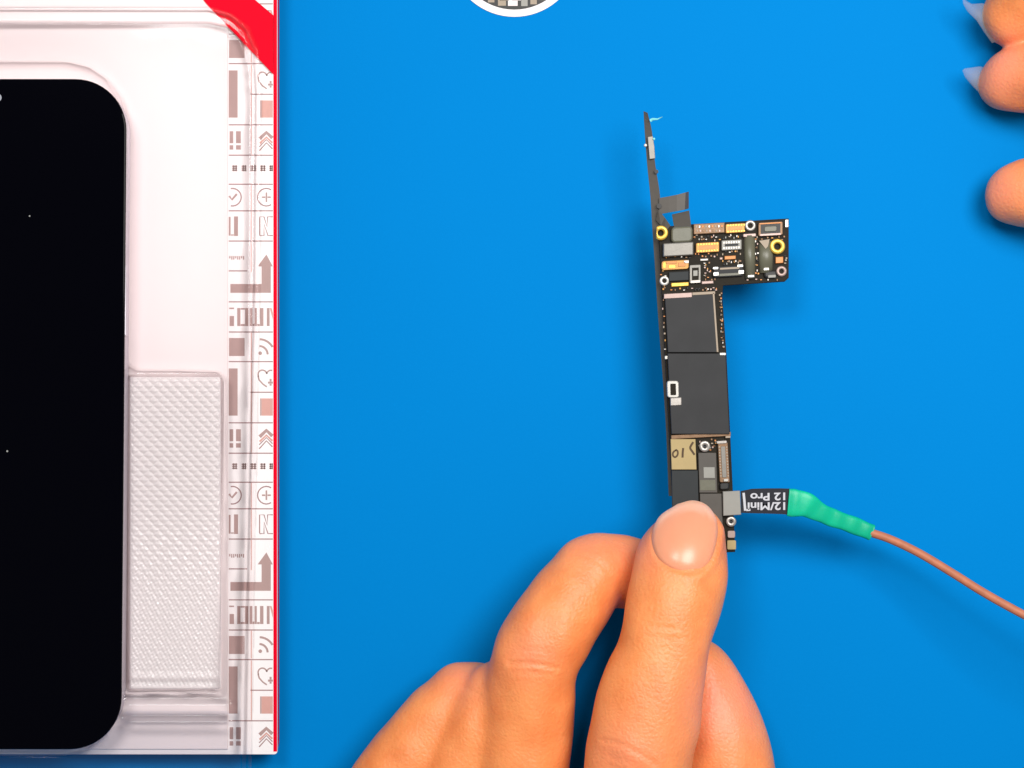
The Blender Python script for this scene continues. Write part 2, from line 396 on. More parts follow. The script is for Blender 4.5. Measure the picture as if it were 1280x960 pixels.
    for dy, m, wd in ((165.5, 'taupe', 4.5), (171.5, 'pinkp', 2.5)):
        L_([(324.5, dy + 8), (333, dy), (340.5, dy + 7)], wd, m)
    L_([(324, 188.5), (333, 178.5), (340.5, 186)], 1.5); L_([(324, 183.5), (333, 174.5), (340.5, 182)], 1.3)
# diagonal red band across the corner
prism('corner_band', [(254, -70 + 70), (258, 5), (341.6, 93), (341.6, 19), (318, -1), (258, -60), (200, -60)], ZB + 0.55, ZB + 0.63, M['red'], bx)

# ------------------------------------------------------------------ white card insert
ci = prism('card_insert', rect(-455, -60, 284.6, 936.5), ZB + 0.03, ZB + 0.5, M['white'], None, 0.1)
tag(ci, 'plain white card lying on the box under the clear plastic tray', 'card')

# ------------------------------------------------------------------ clear plastic tray: a moulded sheet
ZT = ZB + 0.72
tr_ = thing('plastic_tray', 'clear moulded plastic tray on the white box holding the black phone', 'tray', P(0, 480, ZT))
pocket = np.array([(-280, 75), (85, 75.5), (112, 82), (134, 97), (150, 122), (158, 150), (159.5, 300), (159, 446), (163, 456), (172, 461), (271, 462.5), (279, 468),
                   (282, 478), (281, 590), (277, 720), (274, 864), (150, 868), (147, 890), (136, 915), (110, 938), (80, 944), (-280, 945)], float)
plateau = np.array([(-300, 27), (262, 27.5), (285, 33), (303, 50), (313, 80), (315.5, 115), (313.5, 350), (311, 500), (308, 640), (305, 760), (303, 850), (300.5, 1010), (-300, 1010)], float)
flange = np.array([(-310, 7), (262, 8), (290, 16), (312, 34), (324, 62), (327, 110), (325, 350), (322, 500), (318, 700), (313, 1010), (-310, 1010)], float)
panel = rrect(161, 470, 277, 862, 4)
def tray_h(X, Y):
    q = np.c_[X.ravel(), Y.ravel()]
    z = ZT + 3.6 * sstep(0.5 - poly_sd(q, plateau) / 2.4)
    z = z - 3.4 * sstep(0.5 - poly_sd(q, pocket) / 2.6)
    z = z + 0.5 * np.exp(-((poly_sd(q, flange) + 3) / 2.0) ** 2)
    x, y = q[:, 0], q[:, 1]
    inx = sstep((x - 152) / 8) * sstep((292 - x) / 10)
    for yc, a, s in ((882, 0.7, 4), (894, -1.4, 3.5), (903, 0.8, 4), (872, -0.5, 3)): z += inx * a * np.exp(-((y - yc) / s) ** 2)
    pd = poly_sd(q, panel)
    z = z + 1.5 * sstep(0.5 - pd / 5.0)
    return z.reshape(X.shape)
def grid_mesh(name, xs, ys, keep, zf, mt, parent):
    X, Y = np.meshgrid(xs, ys); Z = zf(X, Y); k = (H - Z) / F
    V = np.stack([(X - 640) * k, -(Y - 480) * k, Z], -1).reshape(-1, 3)
    nx, ny = len(xs), len(ys); idx = np.arange(nx * ny).reshape(ny, nx)
    cx = (X[:-1, :-1] + X[1:, 1:]) / 2; cy = (Y[:-1, :-1] + Y[1:, 1:]) / 2
    kp = keep(np.c_[cx.ravel(), cy.ravel()])
    Q = np.stack([idx[1:, :-1], idx[1:, 1:], idx[:-1, 1:], idx[:-1, :-1]], -1).reshape(-1, 4)[kp]
    used = np.unique(Q); re = np.full(nx * ny, -1); re[used] = np.arange(len(used))
    return mesh(name, V[used], re[Q], mt, parent, True)
xs = np.concatenate([np.linspace(-308, -20, 26), np.arange(-18.5, 330, 1.3)]); ys = np.arange(5, 1008, 1.4)
pr = (161.0, 470.0, 277.0, 862.0)
grid_mesh('moulded_sheet', xs, ys, lambda q: (poly_sd(q, flange) < 0) & (poly_sd(q, panel) > -2.0), tray_h, M['clear'], tr_)
def panel_h(X, Y):
    z = tray_h(X, Y)
    pd = poly_sd(np.c_[X.ravel(), Y.ravel()], panel).reshape(X.shape)
    env = sstep((-pd - 1) / 5)
    top = 1 - 0.75 * sstep((Y - 560) / 220)
    ph = 2 * math.pi / 12.4
    uu = (X - 161 + Y - 470) / 12.4; vv = (X - 161 - Y + 470) / 12.4
    du = uu - np.round(uu); dv = vv - np.round(vv); net = np.minimum(0.5 - np.abs(du), 0.5 - np.abs(dv)) * 8.77
    b1 = 0.25 * sstep(net / 1.8) + 0.75 * np.exp(-((6.2 * (du + dv) / 4.4) ** 2 + (6.2 * (du - dv) / 2.5) ** 2))
    b2 = np.cos(2 * ph * (X + 0.4 * Y)) * np.cos(2 * ph * (Y - 0.2 * X))
    rng = np.random.RandomState(3).normal(0, 1, X.shape)
    return z + env * (0.52 * top * b1 + 0.10 * (1 - top) * b2 + 0.02 * rng * (1.15 - top) + 0.3 * np.exp(-((Y - 846) / 4) ** 2) - 0.3 * np.exp(-((Y - 853) / 3) ** 2))
grid_mesh('textured_panel', np.arange(158, 281, 0.8), np.arange(467, 866, 0.8), lambda q: poly_sd(q, panel) < -0.8, panel_h, M['frost'], tr_)

# ------------------------------------------------------------------ phone
ZP0, ZP1 = ZT + 0.45, ZT + 0.45 + 7.3
ph = thing('smartphone', 'black smartphone lying face up with its dark screen in the clear tray', 'phone', P(-50, 520, ZP0))
tilt = -0.0085
scr = [(x + tilt * (y - 518), y - tilt * (x - 155) * 0.0) for x, y in rrect(-253, 97, 156, 938.5, 66, 14)]
sm = np.array(pp(scr, ZP1)); sm = sm[::-1] if area2(sm) < 0 else sm
prism_mm('frame', inset(sm, 0.7), ZP0, ZP1 - 0.6, M['pframe'], ph, 0.5)
sg = prism_mm('screen', inset(sm, 0.25), ZP1 - 0.7, ZP1, M['screen'], ph, 0.35)
prism('front_camera', circ(-3, 122, 5, 18), ZP1 - 0.01, ZP1 + 0.02, M['lens'], sg)
prism('notch_speaker', rrect(-80, 119, -22, 125, 2.9), ZP1 - 0.01, ZP1 + 0.015, M['pblack'], sg)
for x, y, r in ((37, 270, 1.0), (9, 564, 1.2)): prism('dust_speck', circ(x, y, r, 7), ZP1 - 0.01, ZP1 + 0.08, M['dust'], sg)
prism_mm('side_button', pp(rect(152.5, 330, 157.5, 420), ZP1 - 2.2), ZP1 - 4.2, ZP1 - 2.2, M['pframe'], ph, 0.3)

# ------------------------------------------------------------------ logic board
K = -10.0                                   # how far the held things hang below 26 mm
Z0, Z1 = 25.9 + K, 27.0 + K
lb = thing('logic_board', 'bare black phone logic board with gold connectors pinched in a hand', 'circuit board', P(875, 480, Z0))
bpoly = [(823, 284), (868, 280), (986, 273), (986, 347), (981, 352), (904, 357), (903, 372), (908, 440), (913, 545), (916, 612), (919, 690), (850, 693), (840, 610), (834, 500), (829, 400)]
board = prism('circuit_substrate', bpoly, Z0, Z1, M['pcb'], lb, 0.12)
def part(name, x0, y0, x1, y1, h, m, s=0.0, ch=0.15, r=0, z=None, parent=None):
    z = Z1 if z is None else z
    pts = rrect(x0, y0, x1, y1, r, 3) if r else rect(x0, y0, x1, y1)
    # the board leans 2 to 3 degrees in the plane of the mat
    pts = [(x, y - 0.055 * (x - (x0 + x1) / 2)) for x, y in pts] if s == 'tab' else skew(pts, s, (y0 + y1) / 2) if s else pts
    return prism(name, pts, z - 0.05, z + h, M[m], parent or lb, ch)
T = 'tab'
ring('screw_post', (826, 291), 9.2, 3.8, Z1, Z1 + 0.9, M['gold'], lb, clipx=820.5)
ring('screw_post', (972, 308), 9.6, 4.2, Z1, Z1 + 0.9, M['gold'], lb)
for c, R, m in (((938, 282), 6.9, 'silver'), ((830.5, 351), 6.0, 'solder'), ((977, 339), 6.6, 'rosy')):
    ring('screw_hole_rim', c, R, R * 0.42, Z1, Z1 + 0.5, M[m], lb)
c1 = part('connector', 867, 279, 906, 292, 0.8, 'bronze', T)
for k in range(9): part('contact', 869.5 + k * 4, 281.5 - (k - 4) * 0.1, 871.5 + k * 4, 284.5 - (k - 4) * 0.1, 0.12, ('beige', 'silver', 'copper')[k % 3], T, 0.03, z=Z1 + 0.8, parent=c1)
for k in range(8): part('contact', 870.5 + k * 4, 287, 872.5 + k * 4, 289.8, 0.12, ('beige', 'rosy', 'bronze')[k % 3], T, 0.03, z=Z1 + 0.8, parent=c1)
def gold_conn(x0, y0, x1, y1, m='amber', mi='copper', h=0.9):
    c = part('connector', x0, y0, x1, y1, h, m, T, 0.12, 1.5)
    w_, h_ = x1 - x0, y1 - y0
    part('socket', x0 + w_ * .16, y0 + h_ * .3, x1 - w_ * .16, y1 - h_ * .3, 0.06, mi, T, 0.02, z=Z1 + h, parent=c)
    for k in range(int(w_ // 3.4)):
        for yy in (0.08, 0.74):
            xx = x0 + 2 + k * 3.4
            part('contact', xx, y0 + h_ * yy - (xx + .9 - (x0 + x1) / 2) * .055, xx + 1.8, y0 + h_ * (yy + .17) - (xx + .9 - (x0 + x1) / 2) * .055, 0.1, 'gold', T, 0.02, z=Z1 + h, parent=c)
    return c
gold_conn(907, 279.5, 931, 291); gold_conn(870, 303, 899, 315.5)
c = part('connector', 948, 277.5, 978.5, 294.5, 0.9, 'bronze', T, 0.12, 2)
part('socket', 951, 280, 975.5, 292, 0.05, 'pblack', T, 0.02, z=Z1 + 0.9, parent=c); part('tongue', 955.5, 282.7, 971, 289.3, 0.25, 'olive', T, 0.1, 2, z=Z1 + 0.9, parent=c)
part('solder_edge', 950, 291.8, 976, 294.3, 0.12, 'rosy', T, 0.03, z=Z1 + 0.92, parent=c)
part('solder_edge', 949, 278.3, 977, 279.8, 0.12, 'copper', T, 0.03, z=Z1 + 0.92, parent=c)
c = part('connector', 902, 300, 927, 312.5, 0.8, 'gplate', T, 0.12, 1)
for k in range(7):
    for yy in (301.5, 308.5): part('contact', 904 + k * 3.1, yy - (k - 3) * .17, 906 + k * 3.1, yy + 2.6 - (k - 3) * .17, 0.1, 'silver', T, 0.02, z=Z1 + 0.8, parent=c)
part('socket', 906, 304.7, 923, 307.6, 0.04, 'chip', T, 0.01, z=Z1 + 0.8, parent=c)
part('flex_patch', 839, 283, 866, 303, 1.1, 'olive', T, 0.4, 5)
part('shield_plate', 829, 303, 867, 320, 1.3, 'shield', T, 0.25, 1.5)
gap_more = [(903, 313.5, 928, 318, 7), (905, 326, 928, 331, 8), (868, 316.5, 900, 321, 8), (880, 328, 889, 349, 8), (838, 359, 900, 363.5, 12), (899, 366, 902, 436, 16), (932, 349, 975, 350, 5), (904, 293.5, 929, 298.5, 8), (868, 293.5, 902, 301, 12), (826, 338, 834, 345, 3), (944.5, 298, 948, 346, 9), (967, 295.5, 984, 300, 4), (980, 318, 984, 332, 4), (887, 549, 897, 564, 6)]
part('copper_part', 905.5, 319.5, 920, 324.5, 0.5, 'copper', T); part('capacitor', 899.5, 321.5, 903.5, 324.8, 0.4, 'rosy', T)
part('capacitor', 875, 323, 885.5, 326.2, 0.4, 'silver', T)
c = part('connector', 827, 325.5, 861, 337, 0.8, 'amber', T, 0.12, 3)
for a in ((833, 327, 846, 329.5, 'copper'), (836, 331.5, 844, 335, 'gold'), (848, 328, 857, 333, 'copper'), (855, 325.5, 861, 329, 'silver'), (829, 328, 832, 335, 'gold')):
    part('contact', *a[:4], 0.15, a[4], T, 0.03, z=Z1 + 0.8, parent=c)
part('filter_module', 836, 339.5, 861, 351, 0.7, 'chip2', T)
fr = part('metal_frame', 862, 331, 876, 354, 0.7, 'shield', T, 0.1, 1.5)
part('recess', 865, 334.5, 873.5, 350, 0.04, 'pcb', T, 0.01, z=Z1 + 0.7, parent=fr); part('core', 866.5, 338, 872, 345, 0.3, 'gplate', T, 0.05, z=Z1 + 0.7, parent=fr)
part('solder_edge', 863.5, 350.5, 875.5, 353.5, 0.1, 'silver', T, 0.02, z=Z1 + 0.7, parent=fr)
part('ground_bar', 839, 353, 861, 358, 0.4, 'gold', T); part('ground_bar', 877, 351, 892, 355, 0.4, 'rosy', T)
md = part('coaxial_module', 892, 332.5, 929, 346, 0.8, 'chip', T, 0.2, 2)
part('band', 900, 334.2, 924, 336.5, 0.08, 'beige', T, 0.02, z=Z1 + 0.8, parent=md); part('band', 899, 341.5, 925, 344.5, 0.08, 'olive', T, 0.02, z=Z1 + 0.8, parent=md)
for a in ((891, 333.5, 898, 336.8), (891.5, 340, 898.5, 344.8), (921.5, 330.5, 929, 334), (923, 337.5, 930, 342.5)):
    part('solder_tab', *a, 0.2, 'solder', T, 0.08, 1, z=Z1 + 0.82)
def hump(name, x0, y0, x1, y1, hh, m, sl=0.03):
    """a flex strip arched over the board"""
    A = []
    n = 12
    V, Fc = [], []
    for j in (0, 1):
        yy = (y0, y1)[j]
        for i in range(n + 1):
            t = i / n; zz = Z1 + 0.15 + hh * math.sin(math.pi * t) ** 0.6
            V.append(P(x0 + (x1 - x0) * t + sl * (yy - y0), yy - 0.055 * (x1 - x0) * (t - .5), zz))
    for j in (0, 1):
        yy = (y0, y1)[j]
        for i in range(n + 1): V.append(P(x0 + (x1 - x0) * i / n + sl * (yy - y0), yy - 0.055 * (x1 - x0) * (i / n - .5), Z1)) 
    q = n + 1
    for i in range(n):
        Fc += [[i, q + i, q + i + 1, i + 1], [i, i + 1, 2 * q + i + 1, 2 * q + i], [q + i + 1, q + i, 3 * q + i, 3 * q + i + 1]]
    return mesh(name, V, Fc, M[m], lb, True)
hump('flex_band', 930, 294, 943.5, 348, 0.9, 'olive', 0.02); hump('flex_band', 949, 302, 966, 341, 0.7, 'olive', 0.0)
part('solder_tab', 929, 292, 945, 296, 0.9, 'rosy', T, 0.1, 1); part('solder_tab', 934.5, 343.5, 943, 346.8, 1.25, 'solder', T, 0.1, 1)
prism('flex_corner', [(949, 301), (962, 299), (960, 308), (957, 311)], Z1, Z1 + 0.95, M['beige'], lb)
part('solder_tab', 954.5, 334.5, 961.5, 338, 1.0, 'solder', T, 0.1, 1)
part('copper_part', 969.3, 320.8, 979.3, 329.2, 0.6, 'copper', T); part('black_bump', 955, 337.8, 971.5, 347.5, 0.8, 'pblack', T, 0.4, 4)
part('solder_tab', 960, 343.5, 970, 347.2, 0.95, 'gplate', T, 0.1, 1)
part('edge_tab', 981.5, 274.5, 985.5, 284, 0.3, 'silver', T, 0.05)
# large chips
c = part('processor_chip', 833, 368, 894.5, 440.5, 1.0, 'chip', 0.055, 0.12)
part('frame_edge', 830, 366.5, 865, 372.5, 1.12, 'rosy', T, 0.08); part('frame_edge', 865.3, 364.8, 894, 368.3, 1.05, 'beige', T, 0.08)
part('frame_edge', 893.3, 366, 895.6, 440, 1.05, 'beige', 0.07, 0.06)
part('memory_chip', 837, 441.8, 909.5, 542.5, 1.15, 'chip', 0.05, 0.12)
part('solder_tab', 831, 444.5, 838.5, 449, 0.7, 'solder', T, 0.1, 1); part('solder_tab', 899.5, 440.8, 907.5, 444.2, 1.2, 'solder', -0.0, 0.1, 1)
fr = part('clip', 834, 476, 848.5, 497, 1.5, 'solder', 0.03, 0.15, 3)
part('slot', 838, 479.5, 845, 494, 0.04, 'pcb', 0.03, 0.01, 1, z=Z1 + 1.5, parent=fr); part('clip_foot', 838, 497, 852, 507, 1.4, 'silver', T, 0.15, 1)
part('frame_edge', 839, 542, 913.5, 547, 0.6, 'bronze', 'tab', 0.1)
# hand-lettered tape
tp = part('tape_label', 839, 549, 870, 587, 1.0, 'ltape', 0.035, 0.1)
zt = Z1 + 1.0 + 0.03
def tk(pts, wd=2.6): stroke('ink_stroke', cr(pts, 5), wd, zt, M['ink'], tp, 0.04)
tk([(845, 562.5), (841.5, 565.5), (841.3, 569.5), (844, 571.5), (847, 568.5), (847, 564), (844.5, 562)], 2.2); tk([(854, 560), (853.4, 566), (853.2, 572)]); tk([(866.5, 552.5), (862.8, 559.5), (865.5, 564.5), (868.2, 568.5)])
ring('screw', (881, 558), 7.0, 2.1, Z1, Z1 + 0.8, M['silver'], lb); part('screw_slot', 877.5, 556.8, 884.5, 559.2, 0.6, 'chip', T, 0.02, z=Z1)
fp = part('flex_plate', 873.5, 566, 896, 616, 0.9, 'flex', 0.03, 0.1); part('stiffener', 879.5, 584, 893.5, 597.5, 0.1, 'gplate', 0.03, 0.03, z=Z1 + 0.9, parent=fp)
part('stiffener', 875, 600, 894.5, 613, 0.06, 'olive', 0.03, 0.03, z=Z1 + 0.9, parent=fp)
part('dark_module', 840, 588, 873, 640, 0.7, 'chip2', 0.02, 0.1)
part('flex_plate', 875.5, 617, 903, 664, 0.8, 'flex', 0.03, 0.1)
c = part('connector', 898.5, 553, 911, 603, 0.9, 'bronze', 0.05, 0.12, 1.5)
part('tongue', 902, 558, 907.5, 597, 0.15, 'shield', 0.05, 0.05, 1, z=Z1 + 0.9, parent=c)
for k in range(11):
    for xx in (899.2, 908.4): part('contact', xx + (k - 5) * .19, 558 + k * 3.6, xx + 1.8 + (k - 5) * .19, 559.8 + k * 3.6, 0.1, 'beige', 0, 0.02, z=Z1 + 0.9, parent=c)
part('solder_tab', 896, 551, 908.5, 554.5, 1.1, 'silver', T, 0.08, 1); part('solder_tab', 904.5, 598.5, 910.5, 602, 1.25, 'solder', T, 0.1, 1); part('solder_tab', 907, 545, 913, 547.5, 0.9, 'beige', T, 0.05)
part('black_bump', 899.5, 603.5, 911.5, 612.5, 0.8, 'pblack', T, 0.3, 3)
ring('screw', (914, 652), 6.4, 2.0, Z1, Z1 + 0.8, M['silver'], lb); part('screw_slot', 911, 651, 917, 653, 0.6, 'chip', T, 0.02, z=Z1)
part('contact_pad', 909.5, 663.5, 919, 672.5, 0.5, 'rosy', 0, 0.1, 2); part('contact_pad', 909, 675.5, 920, 687, 0.5, 'ltape', 0, 0.1, 1.5)
# tiny soldered parts in the gaps
gaps = [(898, 365, 901, 438, 9), (903, 446, 905, 447, 0), (829, 374, 831, 440, 8), (868, 296, 900, 300, 5), (880, 327, 890, 348, 5), (829, 356, 836, 364, 3), (868, 358, 900, 363, 7),
        (903, 326, 928, 329, 5), (944.5, 300, 947, 345, 6), (872, 549, 876, 563, 2), (887, 549, 897, 563, 4), (829, 320.5, 868, 323, 6), (880, 349, 900, 350, 3), (944, 296, 970, 299, 4)]
for x0, y0, x1, y1, n in gaps + gap_more:
    for k in range(n):
        t = (k + random.random() * .6) / max(1, n)
        x = x0 + (x1 - x0) * (t if x1 - x0 > y1 - y0 else random.random()); y = y0 + (y1 - y0) * (t if y1 - y0 >= x1 - x0 else random.random())
        x += 0.055 * (y - 400) if x0 < 860 and y0 > 360 else (0.06 * (y - 365) if 890 < x0 < 910 and y0 > 360 else 0)
        a, b = random.choice(((2.6, 1.5), (1.5, 2.6), (2.2, 2.2)))
        part('capacitor', x - a / 2, y - b / 2, x + a / 2, y + b / 2, 0.35, random.choice(('beige', 'silver', 'rosy', 'bronze', 'bronze', 'gplate', 'copper', 'chip', 'amber')), 0, 0.05)
# side flex running along the left edge and standing out beyond the board
lp = cr([(804.5, 139), (806, 165), (809, 205), (813, 245), (815.5, 285), (818.5, 330), (823, 400), (829, 480), (833, 545), (836, 620)], 6)
rp = cr([(809.5, 141), (815, 165), (819, 205), (825, 245), (825.5, 285), (828.5, 330), (832, 400), (836, 480), (840, 545), (843, 620)], 6)
def band(name, A, B, za, zb, th, m, parent):
    n = len(A); za = np.broadcast_to(za, (n,)); zb = np.broadcast_to(zb, (n,))
    V = [P(*A[i], za[i]) for i in range(n)] + [P(*B[i], zb[i]) for i in range(n)]; V += [v - np.array([0, 0, th]) for v in V]
    Fc = []
    for i in range(n - 1):
        Fc += [[i, n + i, n + i + 1, i + 1], [2 * n + i, 2 * n + i + 1, 3 * n + i + 1, 3 * n + i], [i, i + 1, 2 * n + i + 1, 2 * n + i], [n + i + 1, n + i, 3 * n + i, 3 * n + i + 1]]
    Fc += [[0, 2 * n, 3 * n, n], [n - 1, 2 * n - 1, 4 * n - 1, 3 * n - 1]]
    return mesh(name, V, Fc, M[m], parent)
nl = len(lp); zz = np.linspace(24.2, 25.3, nl) + K
sf = band('side_flex', lp, rp, zz - 0.1, zz + 0.5, 0.35, 'flex', lb)
band('flex_hook', np.array([(824, 247.5), (836, 245.5), (846, 243.5), (857, 240.5), (861, 239.5)]), np.array([(824, 268), (836, 265.5), (846, 264), (856, 262), (861, 260.5)]), np.array([25.6, 25.9, 26.1, 26.1, 25.0]) + K, np.array([25.6, 25.9, 26.1, 26.1, 25.0]) + K, 0.3, 'flex', sf)
band('flex_fold', np.array([(840, 268), (861.5, 263)]), np.array([(843, 286), (864, 283)]), np.array([25.4, 25.4]) + K, np.array([27.6, 27.6]) + K, 0.3, 'flex', sf)
band('flex_brace', np.array([(823, 262), (831, 272), (838, 282)]), np.array([(820, 275), (826, 282), (832, 290)]), np.array([26.0, 26.4, 27.4]) + K, np.array([25.6, 26.2, 27.3]) + K, 0.3, 'flex', sf)
prism('flex_hole', circ(824, 257.5, 3.2, 14), 25.6 + K, 25.95 + K, M['pblack'], sf); prism('flex_hole', circ(820.5, 214.5, 2.6, 14), 24.9 + K, 25.6 + K, M['pblack'], sf)
prism('foil_patch', [(809.5, 171), (816, 170), (818, 183), (819, 198), (812, 199)], 24.9 + K, 25.3 + K, M['shield'], sf, 0.08)
tube('torn_lead', [P(x, y, z + K) for x, y, z in ((813.5, 150.5, 25.2), (816, 149, 25.8), (822, 149, 26), (828, 146, 26.2))], [0.35, 0.3, 0.16, 0.08], [0.3, 0.25, 0.15, 0.08], M['teal'], sf, 8)
prism('solder_blob', circ(807, 181.5, 2.2, 10), 24.6 + K, 25.4 + K, M['solder'], sf, 0.2); prism('solder_blob', circ(817.5, 173.5, 1.6, 10), 25 + K, 25.7 + K, M['teal'], sf, 0.2)

# ------------------------------------------------------------------ test cable
tc_ = thing('test_cable', 'black flex test lead with green sleeve and salmon wire plugged into the board', 'cable', P(1000, 640, 20))
prism('plug', [(903.5, 614.5), (925, 613.5), (926.5, 643.5), (904, 645)], Z1 + 0.3, Z1 + 1.6, M['gplate'], tc_, 0.15)
zf = Z1 + 0.7
fx = band('flex_tail', np.array([(926, 614), (940, 611), (960, 610.5), (975, 610.5), (993, 611)]), np.array([(926.5, 641), (940, 641.5), (960, 642), (975, 642.5), (993, 644)]),
          [zf, zf, zf, zf, zf], [zf] * 5, 0.35, 'bflex', tc_)
zx = zf + 0.03
text_flat('lettering', '12 Pro', ((981.5, 615.5), (938, 616.5), (981.5, 625.3)), zx, M['wprint'], fx)
text_flat('lettering', '12/Mini', ((981.5, 627.5), (934.5, 628), (981.5, 637.5)), zx, M['wprint'], fx)
stroke('printed_bracket', [(929.5, 616), (930.5, 626), (931.5, 638.3)], 3.0, zx, M['wprint'], fx, 0.02)
stroke('printed_bracket', [(932.8, 637.6), (938, 637.2)], 2.6, zx, M['wprint'], fx, 0.02)
gp = cr([(985, 628, 27.6), (996, 629, 27.6), (1008, 631, 27.2), (1022, 639, 26.2), (1040, 647, 25), (1060, 654, 24), (1078, 661, 23.2), (1089, 665.5, 22.8)], 5)
wdt = np.interp(gp[:, 0], [985, 992, 1000, 1015, 1030, 1050, 1075, 1089], [17, 18, 17.5, 14, 12, 11.2, 11, 10.5]) * (H - gp[:, 2]) / F
hgt = np.interp(gp[:, 0], [985, 1000, 1025, 1089], [0.65, 0.9, 1.1, 1.25]) + 0.12 * np.sin(gp[:, 0] * 0.35)
wdt = wdt * (1 + 0.035 * np.sin(gp[:, 0] * 0.23 + 1))
tube('green_sleeve', [P(q[0], q[1], q[2] + K) for q in gp], wdt, hgt, M['green'], tc_, 20, 3.4)
wp = cr([(1078, 663, 13.2), (1092, 667, 13.2), (1115, 675, 13.6), (1150, 692, 15), (1190, 716, 17), (1230, 741, 19.5), (1275, 766, 22), (1340, 800, 24), (1450, 850, 18), (1560, 890, 8), (1700, 900, 1.2), (1900, 860, 1.2)], 6)
rw = 0.92
w0 = [P(*q) for q in wp]
tube('wire', w0, rw, rw, M['wire'], tc_, 14)

# ------------------------------------------------------------------ hands: smooth-blended chains of spheres turned into one skin
def chain(rows, n=8, last=None):
    """rows of px, py, z(mm), r(px) -> centres and radii in mm"""
    r = cr(rows, n); c = np.array([P(a, b, z) for a, b, z, _ in r]); return c, r[:, 3] * (H - r[:, 2]) / F
def chain_field(ax, ch, fz):
    X, Y, Z = ax; f = np.full((len(X), len(Y), len(Z)), 60.0)
    for c, r in zip(*ch):
        m = r + 7
        i = np.searchsorted(X, [c[0] - m, c[0] + m]); j = np.searchsorted(Y, [c[1] - m, c[1] + m]); k = np.searchsorted(Z, [c[2] - m, c[2] + m])
        if i[0] == i[1] or j[0] == j[1] or k[0] == k[1]: continue
        d = np.sqrt(((X[i[0]:i[1]] - c[0]) ** 2)[:, None, None] + ((Y[j[0]:j[1]] - c[1]) ** 2)[None, :, None] + (((Z[k[0]:k[1]] - c[2]) * fz) ** 2)[None, None, :]) - r
        b = f[i[0]:i[1], j[0]:j[1], k[0]:k[1]]; np.minimum(b, d, out=b)
    return f
def smin(a, b, k):
    h = np.maximum(k - np.abs(a - b), 0) / k
    return np.minimum(a, b) - h * h * k * 0.25
def surface_nets(f, ax):
    s = f < 0; nx, ny, nz = f.shape
    cnt = np.zeros((nx - 1, ny - 1, nz - 1)); acc = np.zeros((nx - 1, ny - 1, nz - 1, 3))
    sl = lambda a, o: slice(o, a - 1 + o)
    for axn in range(3):
        for o1 in (0, 1):
            for o2 in (0, 1):
                o = [0, 0, 0]; oth = [q for q in range(3) if q != axn]; o[oth[0]] = o1; o[oth[1]] = o2; p = list(o); p[axn] = 1
                A = f[sl(nx, o[0]), sl(ny, o[1]), sl(nz, o[2])]; B = f[sl(nx, p[0]), sl(ny, p[1]), sl(nz, p[2])]
                ch = (A < 0) != (B < 0); t = np.where(ch, A / np.where(ch, A - B, 1), 0)
                cnt += ch
                for q in range(3): acc[..., q] += ch * (o[q] + (t if q == axn else 0))
    act = cnt > 0; idx = np.full(act.shape, -1); idx[act] = np.arange(act.sum())
    g = np.argwhere(act) + acc[act] / cnt[act][:, None]
    V = np.stack([ax[q][0] + g[:, q] * (ax[q][1] - ax[q][0]) for q in range(3)], 1)
    Q = []
    for axn in range(3):
        lo = [slice(1, -1)] * 3; hi = [slice(1, -1)] * 3; lo[axn] = slice(0, -1); hi[axn] = slice(1, None)
        a, b = s[tuple(lo)], s[tuple(hi)]; e = np.argwhere(a != b)
        off = [1, 1, 1]; off[axn] = 0; e = e + off; sg = s[e[:, 0], e[:, 1], e[:, 2]]
        u, v = (axn + 1) % 3, (axn + 2) % 3; q = []
        for du, dv in ((-1, -1), (0, -1), (0, 0), (-1, 0)):
            c = e.copy(); c[:, u] += du; c[:, v] += dv; q.append(idx[c[:, 0], c[:, 1], c[:, 2]])
        q = np.stack(q, 1); q[~sg] = q[~sg][:, ::-1]; Q.append(q)
    return V, np.concatenate(Q)
def relax(V, Q, it=2, lam=0.5):
    e = np.concatenate([Q[:, [0, 1]], Q[:, [1, 2]], Q[:, [2, 3]], Q[:, [3, 0]]]); e = np.concatenate([e, e[:, ::-1]])
    for _ in range(it):
        a = np.zeros_like(V); n = np.bincount(e[:, 0], minlength=len(V))
        for q in range(3): a[:, q] = np.bincount(e[:, 0], V[e[:, 1], q], len(V))
        V = V + lam * (a / n[:, None] - V)
    return V
def vnormals(V, Q):
    n = np.cross(V[Q[:, 2]] - V[Q[:, 0]], V[Q[:, 3]] - V[Q[:, 1]]); out = np.zeros_like(V)
    for k in range(4):
        for q in range(3): out[:, q] += np.bincount(Q[:, k], n[:, q], len(V))
    return out / (np.linalg.norm(out, axis=1)[:, None] + 1e-9)
